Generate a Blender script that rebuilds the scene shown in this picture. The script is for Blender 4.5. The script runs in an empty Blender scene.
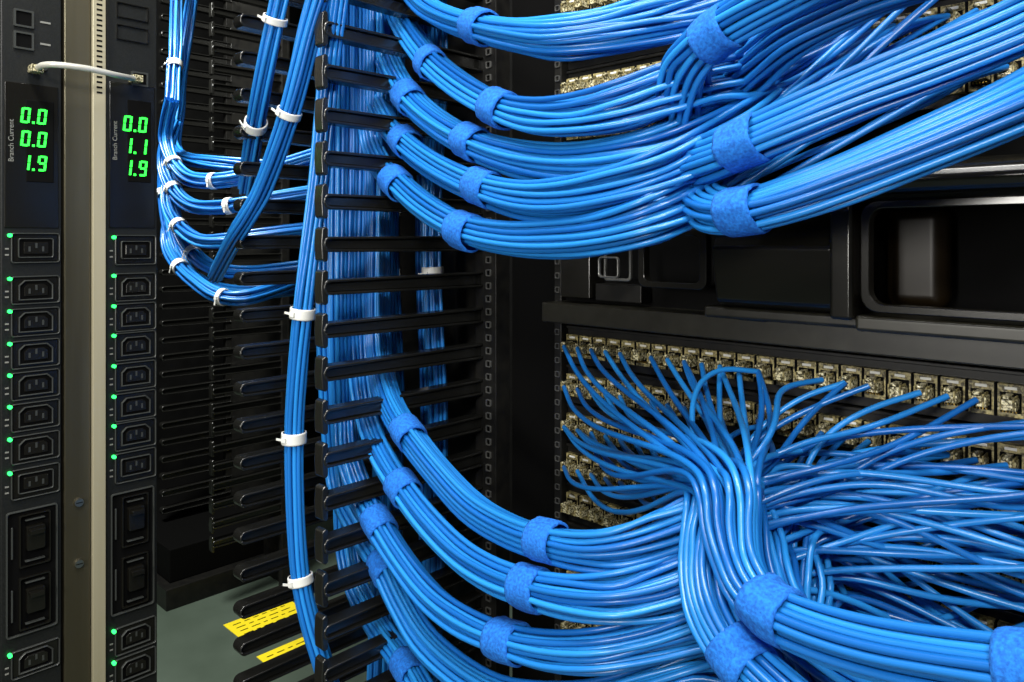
import bpy, math, random
import numpy as np
from mathutils import Vector, Matrix
random.seed(7); rng=np.random.RandomState(11)
# ------------------------------------------------------------------ survey frame
F=750.0; TH=math.radians(44.0); S=math.sin(TH); C=math.cos(TH); H=0.87   # floor z=0, eye height H
def pt(px,py,Y):
    l=(px-512)/F; d=Y/(C+l*S)
    return np.array([d*(-S+l*C), Y, H+(240-py)/F*d])
sc=bpy.context.scene
# ------------------------------------------------------------------ materials
def mat(name,col,rough=.5,metal=0,emit=None,es=0,spec=.5,coat=0):
    m=bpy.data.materials.new(name); m.use_nodes=True
    b=m.node_tree.nodes['Principled BSDF']
    b.inputs['Base Color'].default_value=(*col,1); b.inputs['Roughness'].default_value=rough
    b.inputs['Metallic'].default_value=metal; b.inputs['Specular IOR Level'].default_value=spec
    b.inputs['Coat Weight'].default_value=coat; b.inputs['Coat Roughness'].default_value=.12
    if emit: 
        b.inputs['Emission Color'].default_value=(*emit,1); b.inputs['Emission Strength'].default_value=es
    return m
def noise_mat(name,c1,c2,scale,rough=.5,metal=0,bump=0,p0=.35,p1=.65,detail=4,stretch=(1,1,1),spec=.5):
    m=mat(name,c1,rough,metal,spec=spec); nt=m.node_tree; b=nt.nodes['Principled BSDF']
    tc=nt.nodes.new('ShaderNodeTexCoord'); mp=nt.nodes.new('ShaderNodeMapping'); mp.inputs['Scale'].default_value=stretch
    n=nt.nodes.new('ShaderNodeTexNoise'); n.inputs['Scale'].default_value=scale; n.inputs['Detail'].default_value=detail
    r=nt.nodes.new('ShaderNodeValToRGB'); r.color_ramp.elements[0].position=p0; r.color_ramp.elements[1].position=p1
    r.color_ramp.elements[0].color=(*c1,1); r.color_ramp.elements[1].color=(*c2,1)
    nt.links.new(tc.outputs['Object'],mp.inputs[0]); nt.links.new(mp.outputs[0],n.inputs['Vector'])
    nt.links.new(n.outputs['Fac'],r.inputs[0]); nt.links.new(r.outputs[0],b.inputs['Base Color'])
    if bump:
        bp=nt.nodes.new('ShaderNodeBump'); bp.inputs['Strength'].default_value=bump; bp.inputs['Distance'].default_value=.001
        nt.links.new(n.outputs['Fac'],bp.inputs['Height']); nt.links.new(bp.outputs[0],b.inputs['Normal'])
    return m
def cable_mat():
    m=mat('blue_cable_jacket',(.01,.16,.65),.30,spec=.65); nt=m.node_tree; b=nt.nodes['Principled BSDF']
    a=nt.nodes.new('ShaderNodeAttribute'); a.attribute_name='shade'
    r=nt.nodes.new('ShaderNodeValToRGB')
    r.color_ramp.elements[0].color=(.005,.115,.45,1); r.color_ramp.elements[1].color=(.022,.285,.78,1)
    nt.links.new(a.outputs['Fac'],r.inputs[0]); nt.links.new(r.outputs[0],b.inputs['Base Color'])
    return m
M={}
M['cable']=cable_mat()
M['velcro']=noise_mat('blue_velcro',(.003,.10,.46),(.010,.20,.75),420,rough=.9,bump=.6)
M['gloss']=mat('glossy_black_plastic',(.007,.0065,.005),.18,spec=.5)
M['brown']=mat('brown_recess_glow',(.010,.006,.002),.35,spec=.25)  # brown tint stands in for the glow reflected inside the organiser recess
M['finger']=mat('finger_black_plastic',(.009,.009,.008),.27,spec=.85)
M['satin']=noise_mat('satin_black_metal',(.006,.006,.006),(.012,.0115,.010),60,rough=.42,spec=.3)
M['bar']=noise_mat('olive_black_paint',(.012,.011,.007),(.018,.017,.012),90,rough=.35,spec=.5)
M['black']=mat('matt_black',(.0015,.0015,.0015),.8,spec=.1)
M['pdu']=noise_mat('pdu_black_paint',(.007,.008,.008),(.014,.015,.014),900,rough=.4,spec=.3)
M['rim']=mat('outlet_rim_plastic',(.040,.043,.040),.3)
M['nickel']=mat('hole_edge',(.18,.18,.17),.35,.6)
M['post']=noise_mat('olive_anodised_metal',(.10,.088,.055),(.15,.135,.09),30,rough=.36,metal=.75,stretch=(1,1,.05))
M['post2']=noise_mat('beige_painted_metal',(.33,.30,.19),(.42,.38,.26),30,rough=.4,metal=.2,stretch=(1,1,.05))
M['steel']=mat('zinc_steel',(.5,.5,.48),.3,1)
M['white']=mat('white_nylon',(.8,.8,.76),.4)
M['green']=mat('green_led_segment',(.0,.3,.02),.4,emit=(.03,1,.05),es=3.2)
M['led']=mat('green_led',(.0,.4,.1),.4,emit=(.03,1,.12),es=3.5)
M['txt']=mat('grey_print',(.2,.2,.18),.6)
M['beige']=noise_mat('beige_jack_plastic',(.05,.038,.010),(.44,.37,.16),420,rough=.4,p0=.38,p1=.62,bump=.5)
M['clear']=noise_mat('clear_plug_plastic',(.06,.05,.02),(.80,.73,.46),520,rough=.10,p0=.42,p1=.62,bump=.6)
M['gold']=mat('gold_contact',(.75,.5,.12),.3,1)
M['floor']=noise_mat('grey_green_floor_paint',(.065,.09,.068),(.085,.115,.09),8,rough=.5)
M['yellow']=mat('yellow_label_vinyl',(1,.80,.02),.5)
M['grey']=mat('silver_grey_cable_jacket',(.62,.61,.54),.22,.2)
M['wall']=noise_mat('dark_cabinet_panel',(.002,.002,.002),(.004,.004,.004),20,rough=.7,spec=.1)
# ------------------------------------------------------------------ mesh builder
class MB:
    def __init__(s): s.v=[]; s.f=[]; s.m=[]; s.mats=[]; s.sm=[]
    def mi(s,k):
        if k not in s.mats: s.mats.append(k)
        return s.mats.index(k)
    def add(s,vs,fs,k,smooth=False):
        o=len(s.v); s.v+= [tuple(map(float,v)) for v in vs]; i=s.mi(k)
        for f in fs: s.f.append([o+a for a in f]); s.m.append(i); s.sm.append(smooth)
    def box(s,x0,x1,y0,y1,z0,z1,k):
        vs=[(x,y,z) for x in (x0,x1) for y in (y0,y1) for z in (z0,z1)]
        s.add(vs,[(0,1,3,2),(4,6,7,5),(0,4,5,1),(2,3,7,6),(0,2,6,4),(1,5,7,3)],k)
    def prism(s,poly,axis,a0,a1,k,smooth=False):
        def mk(p,a): return (a,p[0],p[1]) if axis=='x' else ((p[0],a,p[1]) if axis=='y' else (p[0],p[1],a))
        n=len(poly); vs=[mk(p,a0) for p in poly]+[mk(p,a1) for p in poly]
        fs=[tuple(range(n)),tuple(range(2*n-1,n-1,-1))]+[(i,i+n,(i+1)%n+n,(i+1)%n) for i in range(n)]
        s.add(vs,fs,k,smooth)
    def ring(s,outer,inner,axis,a0,a1,k):
        def mk(p,a): return (a,p[0],p[1]) if axis=='x' else ((p[0],a,p[1]) if axis=='y' else (p[0],p[1],a))
        n=len(outer); vs=[mk(p,a0) for p in outer]+[mk(p,a1) for p in outer]+[mk(p,a0) for p in inner]+[mk(p,a1) for p in inner]
        fs=[]
        for i in range(n):
            j=(i+1)%n
            fs+=[(i,j,n+j,n+i),(2*n+i,3*n+i,3*n+j,2*n+j),(n+i,n+j,3*n+j,3*n+i),(i,2*n+i,2*n+j,j)]
        s.add(vs,fs,k)
    def obj(s,name,parent=None,bevel=0,seg=2,shade=False):
        me=bpy.data.meshes.new(name); me.from_pydata(s.v,[],s.f)
        for k in s.mats: me.materials.append(M[k])
        me.polygons.foreach_set('material_index',s.m); me.polygons.foreach_set('use_smooth',[True]*len(s.sm) if shade else s.sm)
        import bmesh
        bm=bmesh.new(); bm.from_mesh(me); bmesh.ops.recalc_face_normals(bm,faces=bm.faces); bm.to_mesh(me); bm.free()
        me.update(); o=bpy.data.objects.new(name,me); sc.collection.objects.link(o)
        if parent: o.parent=parent
        if bevel:
            b=o.modifiers.new('bevel','BEVEL'); b.width=bevel; b.segments=seg; b.limit_method='ANGLE'; b.harden_normals=shade
        return o
def empty(name):
    o=bpy.data.objects.new(name,None); o.empty_display_size=.02; sc.collection.objects.link(o); return o
def rrect(cx,cy,w,h,r,n=4):
    p=[]
    for (sx,sy,a) in ((1,1,0),(-1,1,90),(-1,-1,180),(1,-1,270)):
        for i in range(n+1):
            t=math.radians(a+90*i/n); p.append((cx+sx*(w/2-r)+r*math.cos(t),cy+sy*(h/2-r)+r*math.sin(t)))
    return p
# ------------------------------------------------------------------ cables
def catmull(P,k):
    P=np.asarray(P,float); Q=np.vstack([2*P[0]-P[1],P,2*P[-1]-P[-2]]); out=[]
    for i in range(1,len(Q)-2):
        p0,p1,p2,p3=Q[i-1],Q[i],Q[i+1],Q[i+2]
        for t in np.arange(k)/k:
            out.append(.5*((2*p1)+(-p0+p2)*t+(2*p0-5*p1+4*p2-p3)*t*t+(-p0+3*p1-3*p2+p3)*t**3))
    out.append(Q[-2]); return np.array(out)
def frames(P):
    T=np.gradient(P,axis=0); T/=np.linalg.norm(T,axis=1)[:,None]+1e-12
    a=np.array([0,0,1.]) if abs(T[0][2])<.8 else np.array([1.,0,0])
    N=np.zeros_like(P); n=a-T[0]*a.dot(T[0]); N[0]=n/np.linalg.norm(n)
    for i in range(1,len(P)):
        n=N[i-1]-T[i]*N[i-1].dot(T[i]); N[i]=n/np.linalg.norm(n)
    return T,N,np.cross(T,N)
def hexslots(n,r):
    L=[]
    for i in range(-6,7):
        for j in range(-6,7):
            x=(i+j*.5)*2*r; y=j*math.sqrt(3)*r; L.append((x*x+y*y+random.random()*r*r*.3,x,y))
    L.sort(); return [(x,y) for _,x,y in L[:n]]
class Tubes:
    def __init__(s): s.V=[];s.Fc=[];s.A=[];s.o=0
    def add(s,P,r,sides=8,shade=None):
        T,N,B=frames(P); n=len(P); a=np.arange(sides)*2*math.pi/sides
        V=P[:,None,:]+r*(np.cos(a)[None,:,None]*N[:,None,:]+np.sin(a)[None,:,None]*B[:,None,:])
        s.V.append(V.reshape(-1,3)); i=np.arange(n-1)[:,None]*sides; j=np.arange(sides)[None,:]; j2=(j+1)%sides
        f=np.stack([i+j,i+j2,i+sides+j2,i+sides+j],-1).reshape(-1,4)+s.o; s.Fc.append(f)
        s.A.append(np.full(n*sides,rng.rand() if shade is None else shade)); s.o+=n*sides
    def obj(s,name,m,parent=None):
        me=bpy.data.meshes.new(name); me.from_pydata(np.vstack(s.V).tolist(),[],np.vstack(s.Fc).tolist())
        at=me.attributes.new('shade','FLOAT','POINT'); at.data.foreach_set('value',np.concatenate(s.A))
        me.materials.append(M[m]); me.polygons.foreach_set('use_smooth',[True]*len(me.polygons)); me.update()
        o=bpy.data.objects.new(name,me); sc.collection.objects.link(o)
        if parent: o.parent=parent
        return o
def band(P,i0,i1,R,thick,m,name,parent,rough=0.0):
    Q=catmull(P[[i0,(i0+i1)//2,i1]],5); T,N,B=frames(Q); n=len(Q); sd=36
    prof=[]; 
    for i in range(n): prof.append((i,R+thick))
    prof=[(0,R-.001),(0,R+thick*.7)]+prof[1:-1]+[(n-1,R+thick*.7),(n-1,R-.001)]
    vs=[];ph=random.random()*6
    for (i,rr) in prof:
        for j in range(sd):
            a=2*math.pi*j/sd; q=rr*(1+rough*.6*math.sin(2*a+ph)+rough*.4*math.sin(5*a+i*.7+ph))
            if rough and 0<(a-ph)%(2*math.pi)<.9: q+=.0012
            vs.append(Q[i]+q*(math.cos(a)*N[i]+math.sin(a)*B[i]))
    fs=[(p*sd+j,p*sd+(j+1)%sd,(p+1)*sd+(j+1)%sd,(p+1)*sd+j) for p in range(len(prof)-1) for j in range(sd)]
    b=MB(); b.add(vs,fs,m,True)
    return b,Q,N,B
def bez(p0,p1,p2,p3,n):
    t=np.linspace(0,1,n)[1:,None]; return (1-t)**3*p0+3*(1-t)**2*t*p1+3*(1-t)*t*t*p2+t**3*p3
CR=.0024
def bundle(ctrl,n,straps=(),ties=(),r=CR,fan=None,t0=.10,t3=.05,t3d=(0,-1,-.25),twist=.9,jit=.5,name='blue_network_cable_bundle',sw=.026,sides=8,fanjit=.006,sx=.9,sz=.35,zr=.15):
    """ctrl: (px,py,Y[,spread]) or ('w',x,y,zrel[,spread]); fan: list of port positions"""
    P=[];sp=[]
    for c in ctrl:
        if c[0]=='w': P.append(np.array([c[1],c[2],H+c[3]])); sp.append(c[4] if len(c)>4 else 1.)
        else: P.append(pt(c[0],c[1],c[2])); sp.append(c[3] if len(c)>3 else 1.)
    P=np.array(P); D=catmull(P,2); SP=np.interp(np.arange(len(D))/2,np.arange(len(P)),sp)
    T,N,B=frames(D); slots=hexslots(n,r*1.07); tw=np.linspace(0,twist,len(D))+random.random()
    root=empty(name); tb=Tubes()
    if fan is not None:
        m=min(n,len(fan)); w=tw[-1]; e=D[-1]
        pos=[e+N[-1]*(x*math.cos(w)-y*math.sin(w))+B[-1]*(x*math.sin(w)+y*math.cos(w)) for x,y in slots[:m]]
        right=np.array([C,S,0.]); 
        ia=sorted(range(m),key=lambda i:pos[i].dot(right)); ib=sorted(range(m),key=lambda i:fan[i].dot(right)+.02*rng.randn())
        nf=[None]*m
        for a_,b_ in zip(ia,ib): nf[a_]=fan[b_]
        fan=nf
    for q in range(n):
        x,y=slots[q]; jr=rng.randn(len(D),2)*r*jit*(SP[:,None]-.75).clip(.1,2)
        X=x*np.cos(tw)-y*np.sin(tw); Y=x*np.sin(tw)+y*np.cos(tw)
        K=D+N*(X*SP+jr[:,0])[:,None]+B*(Y*SP+jr[:,1])[:,None]
        if fan is not None and q<len(fan):
            t=T[-1]; v=K[-1]-fan[q]; L=np.linalg.norm(v); e=np.array(t3d,float)
            e[0]+= sx*np.clip(v[0]/L,-1,1); e[2]+=sz*np.clip(v[2]/L,-1,1)+zr*rng.randn(); e/=np.linalg.norm(e)
            k0=min(t0,L*.5)*(1+.2*rng.randn()); k3=min(t3,L*.5)*(1+.3*rng.rand())
            fz=bez(K[-1],K[-1]+t*k0+rng.randn(3)*fanjit,fan[q]+e*k3+rng.randn(3)*.006,fan[q],9); K=np.vstack([K,fz])
        tb.add(catmull(K,4),r,sides)
    tb.obj('cables','cable',root)
    R=max(math.hypot(*s) for s in slots)+r
    FD=catmull(P,24)
    L=np.concatenate([[0],np.cumsum(np.linalg.norm(np.diff(FD,axis=0),axis=1))])
    def near(px,py):
        best=None
        for i,p in enumerate(FD):
            rel=p; d=-rel[0]*S+rel[1]*C; u=512+F*(rel[0]*C+rel[1]*S)/d; v=240-F*(rel[2]-H)/d
            e=(u-px)**2+(v-py)**2
            if best is None or e<best[0]: best=(e,i)
        return best[1]
    for k,(px,py) in enumerate(straps):
        i=near(px,py); i0=np.searchsorted(L,L[i]-sw/2); i1=min(np.searchsorted(L,L[i]+sw/2),len(FD)-1)
        b,Q,Nn,Bb=band(FD,max(i0,0),i1,R*.97,.0016,'velcro','s',root,rough=.035)
        b.obj('velcro_strap_%d'%(k+1),root)
    for k,(px,py) in enumerate(ties):
        i=near(px,py); i0=np.searchsorted(L,L[i]-.0022); i1=min(np.searchsorted(L,L[i]+.0022),len(FD)-1)
        if i1-i0<2: i1=i0+2
        b,Q,Nn,Bb=band(FD,i0,i1,R*1.02,.0008,'white','s',root)
        tc=Q[len(Q)//2]; aim=np.array([.25,-1,0.]); 
        tg=Q[-1]-Q[0]; tg/=np.linalg.norm(tg); aim-=tg*aim.dot(tg); aim/=np.linalg.norm(aim); sd=np.cross(tg,aim)
        h=tc+aim*(R*1.03+.001)
        def ob(c,a,bv,cv):
            vs=[c+i*a+j*bv+k2*cv for i in(-1,1) for j in(-1,1) for k2 in(-1,1)]
            b.add(vs,[(0,1,3,2),(4,6,7,5),(0,4,5,1),(2,3,7,6),(0,2,6,4),(1,5,7,3)],'white')
        ob(h,aim*.0018,sd*.0028,tg*.0025); ob(h+sd*.006+aim*.001,aim*.0005,sd*.005,tg*.0012)
        b.obj('zip_tie_%d'%(k+1),root)
    return root
YP=.657
PX=lambda c: -.535+.0189*c
NC=30
def port(k,c): return np.array([PX(c),YP-.020,H-.118-.0445*k])
def uport(k,c): return np.array([PX(c),YP-.020,H+.125+.0445*k])
def mix(L,n):
    L=list(L); random.shuffle(L); L=L[:n]; return L

# ---- upper bundles leaving the vertical manager
ups=[
 dict(m=(-.735,.60),p=[(392,-45,.56),(425,5,.52),(478,27,.48),(555,36,.47,1.4),(650,20,.50,1.7),(720,0,.53,1.8)],s=[(478,27)],k=3),
 dict(m=(-.74,.585),p=[(395,5,.56),(430,62,.51),(498,108,.47),(580,118,.46,1.4),(670,92,.48,1.7),(740,72,.52,1.8)],s=[(430,62),(498,109)],k=2),
 dict(m=(-.75,.57),p=[(383,40,.55),(408,97,.51),(470,142,.48),(560,163,.47,1.3),(660,150,.48,1.6),(730,120,.52,1.8)],s=[(408,97),(470,142)],k=1),
 dict(m=(-.76,.555),p=[(375,85,.54),(405,142,.51),(482,188,.47),(570,198,.46,1.35),(670,172,.47,1.5),(735,135,.51,1.7)],s=[(405,142),(482,188)],k=1),
 dict(m=(-.765,.54),p=[(368,130,.53),(395,182,.50),(463,230,.47),(560,240,.46,1.15),(650,222,.46,1.3),(715,188,.50,1.6)],s=[(395,182),(463,230)],k=0),
]
for u in ups:
    x,y=u['m']; k=u['k']
    fan=[uport(k+random.choice([0,0,1]),c) for c in mix(range(11,24),13)+mix(range(11,24),12)]
    bundle([('w',x,y,.42),('w',x,y-.01,.34)]+u['p'],24,straps=u['s'],fan=fan,t0=.08)
def fore(p,s,n,ks,cs,**kw):
    fan=[uport(random.choice(ks),random.choice(cs)) for _ in range(n)]
    bundle(p,n,straps=s,fan=fan,**kw)
fore([(960,-120,.44),(860,-50,.44),(785,-8,.45),(718,33,.46),(688,68,.47,1.2),(682,108,.49,1.35)],[(718,33)],24,[1,2],range(9,14),t0=.03,fanjit=.002)
fore([(1130,-30,.45),(1000,35,.46),(860,92,.46),(748,142,.46),(697,162,.48,1.2),(705,150,.52,1.5)],[(748,142)],27,[0,1],range(11,18),t0=.03,fanjit=.003)
fore([(1130,50,.45),(1000,112,.46),(850,176,.46),(745,211,.46),(704,203,.48,1.2),(712,175,.52,1.5)],[(745,211)],28,[0,0,1],range(11,20),t0=.03,fanjit=.003)
fore([(1130,-110,.46),(1000,-45,.48),(880,-5,.49),(790,40,.50,1.2),(730,95,.53,1.5)],[],20,[0,1],range(12,18),t0=.04)
# ---- lower bundles
lows=[
 dict(m=(-.735,.53),p=[('w',-.735,.53,-.02),(378,345,.53),(386,392,.51),(408,433,.49),(470,505,.47),(545,541,.46),(620,546,.47,1.3),(700,518,.50,1.6)],s=[(408,433),(545,541)],rows=[0,1,2]),
 dict(m=(-.765,.52),p=[('w',-.765,.52,-.04),(360,370,.52),(372,432,.50),(403,488,.48),(460,553,.46),(528,587,.45),(620,598,.46,1.3),(705,570,.50,1.6)],s=[(403,488),(528,587)],rows=[1,2,3]),
 dict(m=(-.77,.505),p=[('w',-.77,.505,-.08),(346,420,.51),(352,468,.49),(378,523,.48),(430,597,.46),(505,641,.45),(600,652,.46,1.3),(700,625,.50,1.6)],s=[(378,523),(505,641)],rows=[3,4,5]),
 dict(m=(-.79,.50),p=[('w',-.79,.50,-.12),(338,470,.51),(352,515,.50),(384,565,.49),(425,640,.47),(500,695,.46),(600,705,.47,1.3),(700,680,.50,1.6)],s=[(384,565)],rows=[4,5,6]),
 dict(m=(-.80,.53),p=[('w',-.80,.53,-.16),(346,540,.53),(368,610,.52),(408,668,.50),(450,730,.48),(520,775,.47)],s=[(408,668)],rows=None),
]
for u in lows:
    x,y=u['m']; fan=None
    if u['rows']:
        L=[(k,c) for k in u['rows'] for c in range(14,NC)]; L=mix(L,24); fan=[port(k,c) for k,c in L]
    bundle([('w',x,y,.42),('w',x,y,.25,1.1),('w',x-.004,y+.004,.1,1.1)]+u['p'],24,straps=u['s'],fan=fan,t0=.16,t3=.13,t3d=(-.3,-1,-.3),fanjit=.014,zr=.3)
# foreground gather bundles
fa=[port(k,c) for k in (0,1,2) for c in (0,1,2,3,4,6,8,10,12)]
bundle([(1150,695,.40),(1020,670,.41),(880,648,.42),(775,612,.43),(740,560,.445,1.15),(733,500,.46,1.5)],27,straps=[(775,612),(1040,674)],fan=fa,t0=.04,t3=.09,t3d=(.25,-.8,-.45),fanjit=.003,twist=.3,jit=.3,r=.0025)
fb=[port(k,c) for k in (2,3) for c in range(0,7)]+[port(k,c) for k in (0,1) for c in range(7,13)]
bundle([(850,760,.42),(790,705,.42),(742,660,.43),(712,610,.44,1.1),(706,560,.46,1.2),(716,512,.48,1.5)],26,straps=[(742,660)],fan=fb[:26],t0=.045,t3=.09,t3d=(.2,-.8,-.45),fanjit=.003,twist=.3,jit=.3,r=.0025)
# right-hand ports
fc=[port(k,c) for k in (0,1,2,3,4) for c in range(12,NC)]; random.shuffle(fc)
bundle([(1180,735,.44),(1000,715,.45),(860,675,.46),(785,615,.48,1.3),(757,555,.51,1.9)],28,fan=fc[:28],t0=.13,t3=.20,t3d=(-.9,-.8,.0),fanjit=.014,zr=.2)
bundle([(1100,860,.46),(960,800,.47),(850,715,.49,1.2),(800,650,.51,1.7),(785,590,.53,2.4)],26,fan=fc[28:54],t0=.11,t3=.20,t3d=(-.9,-.8,-.05),fanjit=.016,zr=.2)
fd=[port(k,c) for k in (3,4,5,6,7) for c in range(14,NC)]; random.shuffle(fd)
bundle([(900,860,.47),(840,760,.49,1.2),(800,700,.51,1.7),(790,645,.53,2.4)],26,fan=fd[:26],t0=.09,t3=.18,t3d=(-.9,-.8,-.05),fanjit=.016,zr=.2)
# ---- straight runs in the vertical manager
for (x,y,n,t) in ((-.715,.605,16,[(410,266)]),(-.79,.575,16,[]),(-.745,.615,16,[(398,351)]),(-.82,.62,14,[])):
    bundle([('w',x,y,.42),('w',x+.004,y,.2,1.1),('w',x-.003,y-.004,0),('w',x+.004,y,-.2,1.1),('w',x,y,-.4),('w',x-.01,y,-.62),('w',x-.01,y,-.84)],n,ties=t)
bundle([(345,-60,.43),(330,60,.44),(319,180,.44),(303,308,.43),(294,432,.43),(300,575,.43),(322,660,.44),(350,760,.45)],16,ties=[(303,308),(294,432),(300,575)])
bundle([(292,-60,.42),(275,20,.42),(258,110,.43),(246,190,.48)],14,ties=[(277,18),(257,122)])
bundle([(335,-60,.42),(310,30,.42),(290,110,.42),(262,190,.42),(236,235,.42),(216,275,.46)],16,ties=[(290,110)])
nb=[[(172,100,.50),(166,140,.50),(185,176,.50),(235,178,.54),(330,150,.66)],
    [(175,120,.52),(164,165,.50),(190,205,.50),(250,203,.55),(335,188,.66)],
    [(176,150,.54),(168,205,.50),(200,240,.50),(262,235,.56),(335,225,.66)],
    [(176,190,.54),(168,245,.51),(200,285,.50),(245,298,.53),(320,270,.66)],
    [(174,60,.57),(170,150,.54),(174,215,.52),(202,262,.52),(250,272,.56),(335,262,.66)],
    [(200,-60,.62),(186,40,.60),(178,110,.56),(176,150,.54),(215,163,.55),(330,172,.66)],
    [(178,-60,.58),(176,40,.57),(172,110,.54),(164,190,.52),(182,262,.52),(230,292,.54),(320,285,.66)]]
for i,p in enumerate(nb): bundle(p,13,r=.0026,ties=[(p[1][0]+8,p[1][1]+22),(p[3][0]-25,p[3][1])] if i!=5 else [],sides=6,jit=1.2)

# ------------------------------------------------------------------ vertical cable managers
def finger_column(mb,x,y0,y1,z0,z1,off=0,hw=.0075,fat=1.0,tab=True):
    n=int((z1-z0)/.0445)
    for i in range(n+1):
        z=z0+i*.0445+off
        a,b=.0088*fat,.0074*fat
        nose=[(y0+b*.9-b*.9*math.cos(t),z+b*math.sin(t)) for t in np.linspace(math.radians(80),math.radians(-80),9)]
        o=[(y1,z-a),(y1,z+a)]+nose
        inn=[(y1-.003,z-a+.0030),(y1-.003,z+a-.0030)]+[(p[0]+.003,z+(p[1]-z)*.62) for p in nose]
        mb.prism(inn,'x',x-hw*.55,x+hw*.55,'finger')
        mb.ring(o,inn,'x',x-hw,x+hw,'finger')
        if tab:
            t=[(y0+.006,z-.0165),(y0+.006,z+.0165),(y0+.003,z+.0185),(y0-.0010,z+.016),(y0-.002,z),(y0-.0010,z-.016),(y0+.003,z-.0185)]
            mb.prism(t,'x',x-hw*.85,x+hw*.85,'finger')
def manager(x0,x1,yf,yb,name,zt=2.0,z0=.02,bv=.0016):
    root=empty(name)
    mb=MB(); finger_column(mb,x1,yf,yb,z0,zt,hw=.009,fat=1.1); mb.obj('right_fingers',root,bevel=bv,seg=3,shade=True)
    mb=MB(); finger_column(mb,x0,yf,yb,z0,zt,off=.002,hw=.010,fat=1.12,tab=False); mb.obj('left_fingers',root,bevel=bv*1.2,seg=3,shade=True)
    mb=MB(); mb.box(x0-.012,x1+.012,yb,yb+.006,0,zt,'satin')
    mb.box(x0-.012,x0+.006,yb-.015,yb,0,zt,'satin'); mb.box(x1-.006,x1+.012,yb-.015,yb,0,zt,'satin')
    mb.obj('spine_channel',root,bevel=.001)
    return root
manager(-.866,-.681,.419,.66,'vertical_cable_manager')
r2=manager(-2.02,-1.72,.77,.96,'vertical_cable_manager',z0=.16)
mb=MB(); mb.box(-2.4,-1.80,.70,1.05,0,.05,'satin'); mb.box(-2.4,-1.83,.72,1.05,.05,.13,'black'); mb.obj('plinth',r2,bevel=.002)
# rack post
root=empty('equipment_rack_post'); mb=MB()
mb.box(-.668,-.645,.640,.664,0,2.0,'satin'); mb.box(-.645,-.552,.668,.69,0,2.0,'black'); mb.box(-.556,-.546,.645,.70,0,2.0,'satin')
mb.obj('post_channel',root,bevel=.0008)
mb=MB()
z=.02
while z<1.95:
    mb.ring(rrect(-.657,z,.0082,.0082,.0012,2),rrect(-.657,z,.0060,.0060,.0008,2),'y',.6380,.6402,'nickel')
    mb.prism(rrect(-.657,z,.0060,.0060,.0008,2),'y',.6396,.6402,'black')
    mb.ring(rrect(-.551,z,.0065,.0065,.0012,2),rrect(-.551,z,.005,.005,.0008,2),'y',.6435,.6452,'nickel')
    z+=.01588
mb.obj('square_holes',root)
# ------------------------------------------------------------------ patch panels
def patch(zc):
    root=empty('patch_panel'); mb=MB(); x0,x1=-.546,PX(NC)-.004
    mb.box(x0,x1,YP,YP+.004,zc-.0215,zc+.0215,'satin'); mb.box(x0,x1,YP-.003,YP,zc+.0185,zc+.0215,'satin'); mb.obj('plate',root,bevel=.0006)
    mb=MB(); 
    for c in range(NC):
        x=PX(c); e=random.uniform(-.0012,.0012); g0=random.uniform(-.0008,.0008)
        mb.box(x-.0086,x+.0086,YP-.006,YP+.001,zc-.0125,zc+.012,'beige')
        mb.box(x-.0068,x+.0068,YP-.0068,YP-.0055,zc-.0090,zc+.0060,'black')
        mb.box(x-.0056+g0,x+.0056+g0,YP-.019,YP-.004,zc-.0055+e,zc+.0025+e,'clear')
        mb.box(x-.0022,x+.0022,YP-.022,YP-.008,zc+.0035+e,zc+.0058+e,'clear')
        mb.box(x-.0048,x-.0036,YP-.0205,YP-.004,zc-.0055+e,zc+.0045+e,'beige'); mb.box(x+.0036,x+.0048,YP-.0205,YP-.004,zc-.0055+e,zc+.0045+e,'beige')
        for g in range(5): mb.box(x-.0046+g*.0021,x-.0036+g*.0021,YP-.0112,YP-.0065,zc-.0082,zc-.0066,'gold')
        mb.box(x-.004,x+.004,YP-.0064,YP-.0058,zc+.0078,zc+.0100,'white')
        mb.box(x+.0083,x+.0105,YP-.0065,YP,zc-.0125,zc+.012,'black')
    mb.obj('jacks_and_plugs',root,bevel=.0004,seg=1)
for k in range(8): patch(H-.118-.0445*k)
for k in range(6): patch(H+.125+.0445*k)
# ------------------------------------------------------------------ moulded horizontal organiser
root=empty('horizontal_cable_organizer'); mb=MB(); XR=.02
mb.box(-.546,XR,.652,.662,H-.072,H+.095,'black')
mb.box(-.546,XR,.612,.655,H-.089,H-.068,'bar')
mb.box(-.546,-.40,.63,.654,H+.055,H+.075,'satin')
mb.obj('frame_bar',root,bevel=.0012)
mb=MB()
mb.prism([(.655,H-.058),(.600,H-.058),(.590,H-.052),(.584,H-.020),(.582,H-.006),(.590,H+.004),(.594,H+.018),(.602,H+.030),(.655,H+.034)],'x',-.325,-.222,'gloss')
mb.prism([(-.300+.014*math.cos(a),H-.070+.014*math.sin(a)) for a in np.linspace(0,math.pi,12)],'y',.606,.64,'gloss')
mb.box(-.222,-.205,.575,.655,H-.060,H+.034,'gloss')
mb.prism([(.655,H+.028),(.580,H+.028),(.566,H+.034),(.562,H+.042),(.566,H+.050),(.58,H+.056),(.655,H+.060)],'x',-.30,XR,'gloss')
mb.box(-.205,XR,.580,.655,H-.068,H-.056,'bar')
mb.box(-.34,-.205,.596,.655,H-.068,H-.058,'bar')
mb.obj('moulded_shroud',root,bevel=.005,seg=4,shade=True)
mb=MB(); mb.box(-.20,-.155,.628,.652,H-.054,H+.027,'brown'); mb.obj('recess_glow_plate',root,bevel=.012,seg=5,shade=True)  # added plate, its brown colour paints the glow in the recess
mb=MB()
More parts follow.
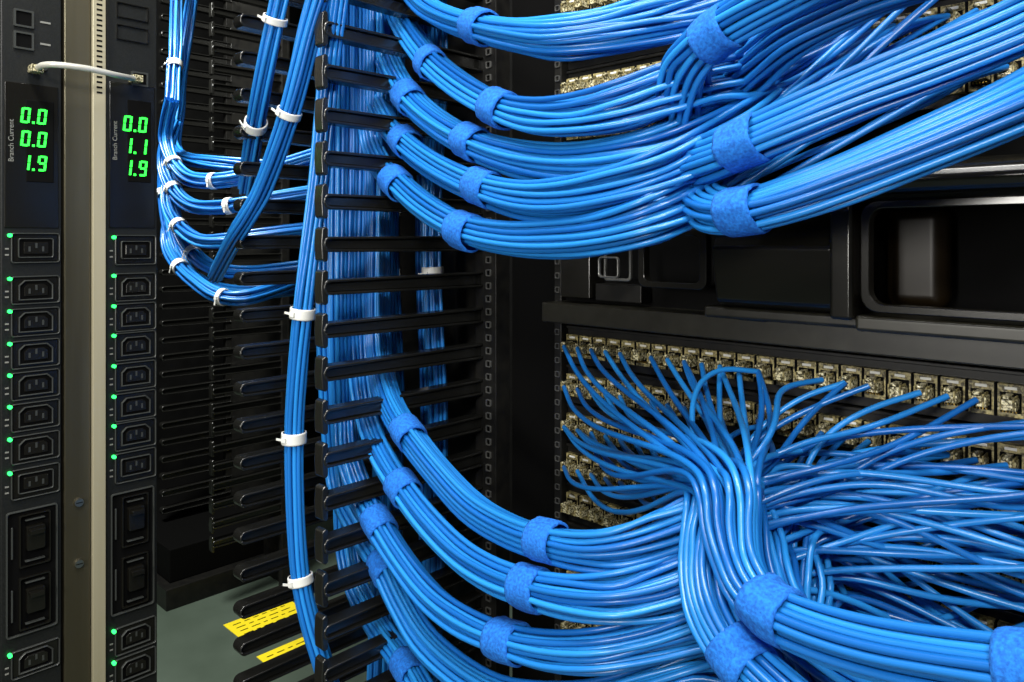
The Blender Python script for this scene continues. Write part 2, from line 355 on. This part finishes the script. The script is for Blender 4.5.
mb.ring(rrect(-.125,H-.012,.150,.082,.012),rrect(-.125,H-.012,.137,.070,.010),'y',.578,.588,'gloss')
mb.ring(rrect(-.385,H-.018,.075,.056,.008),rrect(-.385,H-.018,.060,.044,.006),'y',.615,.625,'gloss')
mb.ring(rrect(-.455,H-.022,.034,.040,.004),rrect(-.455,H-.022,.029,.034,.003),'y',.625,.629,'nickel')
mb.ring(rrect(-.462,H-.028,.026,.022,.004),rrect(-.462,H-.028,.022,.018,.003),'y',.619,.623,'nickel')
mb.box(-.53,-.49,.625,.65,H-.062,H-.010,'gloss'); mb.box(-.488,-.43,.632,.65,H-.064,H-.046,'satin')
mb.obj('cable_loops',root,bevel=.0015)
# ------------------------------------------------------------------ power distribution units
XF=-.955
def seg7(mb,y,z,ch,h):
    w=h*.50; t=h*.13; on={'0':'abcdef','1':'bc','9':'abcdfg'}[ch]; sl=.10
    def q(y0,y1,z0,z1):
        p=[(y+y0+sl*z0,z+z0),(y+y1+sl*z0,z+z0),(y+y1+sl*z1,z+z1),(y+y0+sl*z1,z+z1)]
        mb.prism(p,'x',XF+.0030,XF+.0036,'green')
    g=t*.25; hh=h/2
    S_={'a':(g+t*.5,w-t*.5-g,h-t,h),'d':(g+t*.5,w-t*.5-g,0,t),'g':(g+t*.5,w-t*.5-g,hh-t/2,hh+t/2),
       'b':(w-t,w,hh+g,h-g),'c':(w-t,w,g,hh-g),'e':(0,t,g,hh-g),'f':(0,t,hh+g,h-g)}
    for s_ in on: q(*S_[s_])
def pdu(yc,w,sc_,readings,c19,c13,breaker,topjack):
    root=empty('power_distribution_unit'); Z=lambda py:H+(240-py)*sc_
    mb=MB(); mb.box(XF-.045,XF,yc-w/2,yc+w/2,.05,1.9,'pdu'); mb.obj('housing',root,bevel=.0015)
    mb=MB(); mb.box(XF-.001,XF+.0015,yc-w*.44,yc+w*.44,Z(228),Z(84),'gloss')
    mb.box(XF-.001,XF+.0022,yc-w*.1,yc+w*.36,Z(182),Z(100),'black'); mb.obj('display_bezel',root,bevel=.0008)
    mb=MB()
    for py,txt in readings:
        h=15.5*sc_; y=yc-w*.20; z=Z(py)-h/2
        a,b=txt.split('.'); seg7(mb,y,z,a,h); mb.box(XF+.003,XF+.0036,y+h*.66,y+h*.80,z,z+h*.14,'green'); seg7(mb,y+h*.92,z,b,h)
    mb.obj('readout_digits',root)
    cu=bpy.data.curves.new('branch_current_label','FONT'); cu.body='Branch Current'; cu.size=.0072; cu.align_x='CENTER'; cu.materials.append(M['txt'])
    t=bpy.data.objects.new('branch_current_label',cu); sc.collection.objects.link(t); t.parent=root
    t.matrix_world=Matrix(((0,0,1,XF+.0019),(0,-1,0,yc-w*.30),(1,0,0,Z(142)),(0,0,0,1)))
    mb=MB(); md=MB(); ml=MB()
    def mod(py,hh,big):
        z=Z(py); oy=yc+w*.06; W=w*.80; hm=hh*sc_
        mb.ring(rrect(oy,z,W,hm,.003),rrect(oy,z,W-.0022,hm-.0022,.002),'x',XF,XF+.0034,'rim')
        mb.prism(rrect(oy,z,W-.004,hm-.004,.002),'x',XF,XF+.0012,'gloss')
        if big: o=rrect(oy,z,.034,.0215,.0022); i=rrect(oy,z,.0320,.0195,.0018); 
        else:
            def hx(a,b,c): 
                return [(oy-a,z-b),(oy+a,z-b),(oy+a,z+b-c),(oy+a-c,z+b),(oy-a+c,z+b),(oy-a,z+b-c)]
            o=hx(.0165,.0110,.0055); i=hx(.0153,.0098,.0050)
        mb.ring(o,i,'x',XF,XF+.0042,'rim'); md.prism(i,'x',XF,XF+.0016,'black')
        inn=[(oy+(a-oy)*.74,z+(b-z)*.66) for a,b in i]; mb.prism(inn,'x',XF,XF+.0036,'gloss')
        for (dy,dz) in ((-.0065,-.001),(0,.0028),(.0065,-.001)):
            ml.box(XF+.003,XF+.0039,oy+dy-.0010,oy+dy+.0010,z+dz-.0028,z+dz+.0028,'rim')
        ml.prism([(yc-w*.36+.0021*math.cos(a),z+hm*.42+.0021*math.sin(a)) for a in np.linspace(0,2*math.pi,9)[:-1]],'x',XF,XF+.0042,'led')
        for dz in (-.22,-.02): ml.box(XF,XF+.0006,yc-w*.43,yc-w*.37,z+hm*dz-.0008,z+hm*dz+.0008,'txt')
    for py in c19: mod(py,30,True)
    for py in c13: mod(py,28,False)
    mb.obj('outlets',root,bevel=.0004,seg=1); md.obj('outlet_recesses',root); ml.obj('pins_and_leds',root)
    mb=MB(); b0,b1=breaker; zc=(Z(b0)+Z(b1))/2; zh=abs(Z(b0)-Z(b1))
    mb.ring(rrect(yc,zc,w*.84,zh,.003),rrect(yc,zc,w*.79,zh-.003,.002),'x',XF,XF+.004,'rim')
    mb.prism(rrect(yc,zc,w*.76,zh-.005,.002),'x',XF,XF+.001,'black')
    q=(b1-b0)/2
    for i in (0,1):
        zc=Z(b0+q*(i+.5)); hh=q*.42*sc_
        mb.ring(rrect(yc+w*.04,zc,w*.52,hh*2,.002),rrect(yc+w*.04,zc,w*.46,hh*2-.003,.002),'x',XF,XF+.005,'gloss')
        mb.prism(rrect(yc+w*.04,zc+hh*.10,w*.30,hh*.9,.002),'x',XF,XF+.009,'gloss')
        mb.prism(rrect(yc+w*.04,zc+hh*.38,w*.24,hh*.18,.001),'x',XF+.009,XF+.015,'gloss')
        for dz in (-.78,.78): mb.box(XF,XF+.0056,yc-w*.12,yc+w*.20,zc+hh*dz-.0006,zc+hh*dz+.0006,'rim')
        mb.box(XF,XF+.0030,yc-w*.34,yc-w*.31,zc-hh*.6,zc+hh*.6,'rim')
    mb.obj('circuit_breakers',root,bevel=.0006)
    mb=MB()
    if topjack:
        for py in (20,42):
            z=Z(py); mb.ring(rrect(yc-.008,z,.019,.019,.001),rrect(yc-.008,z,.015,.015,.001),'x',XF,XF+.003,'rim'); mb.prism(rrect(yc-.008,z,.015,.015,.001),'x',XF,XF+.001,'black')
            mb.box(XF,XF+.002,yc-.012,yc-.004,z-.0085,z-.005,'black')
            mb.box(XF,XF+.001,yc+.008,yc+.018,z-.001,z+.001,'txt')
        mb.prism([(yc+.012+.003*math.cos(a),Z(66)+.003*math.sin(a)) for a in np.linspace(0,2*math.pi,13)[:-1]],'x',XF,XF+.002,'rim')
    else:
        z=Z(78); mb.ring(rrect(yc+.008,z,.019,.017,.001),rrect(yc+.008,z,.015,.013,.001),'x',XF,XF+.003,'rim'); mb.prism(rrect(yc+.008,z,.015,.013,.001),'x',XF,XF+.001,'black')
        for py in (12,34): 
            z=Z(py); mb.ring(rrect(yc,z,.036,.018,.001),rrect(yc,z,.034,.016,.001),'x',XF,XF+.0025,'gloss')
    mb.obj('network_ports',root)
    return root
pdu(.2270,.0585,.0011,[(116,'0.0'),(139,'0.0'),(163,'1.9')],[248,482],[290,322,354,385,416,448,660],(508,632),True)
pdu(.3315,.0585,.0012,[(124,'0.0'),(146,'1.1'),(168,'1.9')],[250,466],[287,317,346,376,406,435,637,668],(490,610),False)
# metal post between the two units
root=empty('cabinet_frame_post'); mb=MB()
mb.box(XF-.04,XF+.002,.2585,.285,.0,1.95,'post'); mb.box(XF-.04,XF+.006,.2865,.3005,.0,1.95,'post2'); mb.box(XF-.04,XF-.004,.285,.2865,0,1.95,'black')
mb.obj('channel',root,bevel=.001)
mb=MB()
for i in range(40):
    z=H+.17+i*.006; mb.box(XF+.0055,XF+.0064,.2905,.2965,z,z+.0022,'black')
for z in (H-.30,H-.37): 
    mb.prism([(.273+.0045*math.cos(a),z+.0045*math.sin(a)) for a in np.linspace(0,2*math.pi,17)[:-1]],'x',XF,XF+.005,'steel')
    mb.box(XF+.0045,XF+.0053,.2695,.2765,z-.0005,z+.0005,'black')
mb.obj('vents_and_screws',root)
mb=MB(); mb.box(XF-.075,XF-.05,-.3,.375,0,2.0,'satin'); mb.obj('cabinet_side_panel')
root=empty('grey_jumper_cable'); tb=Tubes()
def fx(px,py,X):
    l=(px-512)/F; d=X/(-S+l*C); return np.array([X,d*(C+l*S),H+(240-py)/F*d])
tb.add(catmull([fx(36,69,-.945),fx(44,65,-.925),fx(60,65,-.912),(fx(90,69,-.908)),fx(116,75,-.915),fx(136,79,-.945)],8),.0034,12,.5); tb.obj('lead','grey',root)
mb=MB(); a=fx(36,69,-.945); mb.box(-.953,-.938,a[1]-.006,a[1]+.006,a[2]-.004,a[2]+.004,'clear'); a=fx(136,79,-.945); mb.box(-.953,-.938,a[1]-.006,a[1]+.006,a[2]-.004,a[2]+.004,'clear'); mb.obj('plugs',root,bevel=.0008)
# ------------------------------------------------------------------ shell
def shell(n,*a):
    mb=MB(); mb.box(*a); return mb.obj(n)
shell('floor',-2.6,1.2,-1.6,1.35,-.04,0,'floor')
shell('wall_back',-2.6,1.2,1.3,1.35,0,2.6,'wall')
shell('wall_left',-2.5,-2.44,-1.6,1.3,0,2.6,'wall')
mb=MB(); mb.box(-.546,XR+.01,.70,.72,0,2.0,'black'); mb.obj('rack_blanking_back')
for (x0,x1,y0,y1) in ((-1.645,-1.535,.765,.93),(-1.47,-1.37,.755,.90)):
    root=empty('yellow_warning_label'); mb=MB(); mb.box(x0,x1,y0,y1,0,.0012,'yellow'); mb.obj('sheet',root)
    mb=MB()
    x=x0+.018
    while x<x1-.012:
        y=y0+.014
        while y<y1-.025:
            w=random.uniform(.008,.022); mb.box(x-.0014,x+.0014,y,min(y+w,y1-.012),.0012,.0016,'black'); y+=w+.009
        x+=.018
    mb.obj('printed_lines',root)
# ------------------------------------------------------------------ lights
def area(name,loc,tgt,size,e,col=(1,1,1),sy=None):
    L=bpy.data.lights.new(name,'AREA'); L.energy=e; L.color=col; L.size=size
    if sy: L.shape='RECTANGLE'; L.size_y=sy
    o=bpy.data.objects.new(name,L); sc.collection.objects.link(o); o.location=loc
    o.rotation_euler=(Vector(tgt)-Vector(loc)).to_track_quat('-Z','Y').to_euler()
area('ceiling_tube_light',(-.25,.0,2.1),(-.5,.6,.8),1.5,34,(1,.985,.94),.12)
area('front_helper_light',(.30,-.45,1.45),(-.45,.6,.8),.2,12,(1,.985,.94))  # small added key for hard highlights on cables, not a room fixture
area('front_helper_light',(-.35,-.9,.95),(-.7,.6,.7),.3,11,(1,.97,.90))  # low fill added in front, no lamp hangs here
area('far_fill_light',(-1.35,.1,1.9),(-1.8,.85,.4),.4,44,(1,1,.93))  # added to brighten the far manager fingers and floor
w=bpy.data.worlds.new('world'); sc.world=w; w.use_nodes=True
w.node_tree.nodes['Background'].inputs[0].default_value=(.5,.55,.6,1); w.node_tree.nodes['Background'].inputs[1].default_value=.08
# ------------------------------------------------------------------ camera
cam=bpy.data.cameras.new('camera'); co=bpy.data.objects.new('camera',cam); sc.collection.objects.link(co)
cam.sensor_width=36; cam.lens=36*F/1024; cam.shift_y=-101/1024; cam.clip_start=.01
co.location=(0,0,H); co.rotation_euler=(math.pi/2,0,TH); sc.camera=co
try: sc.view_settings.view_transform='Standard'
except Exception: pass
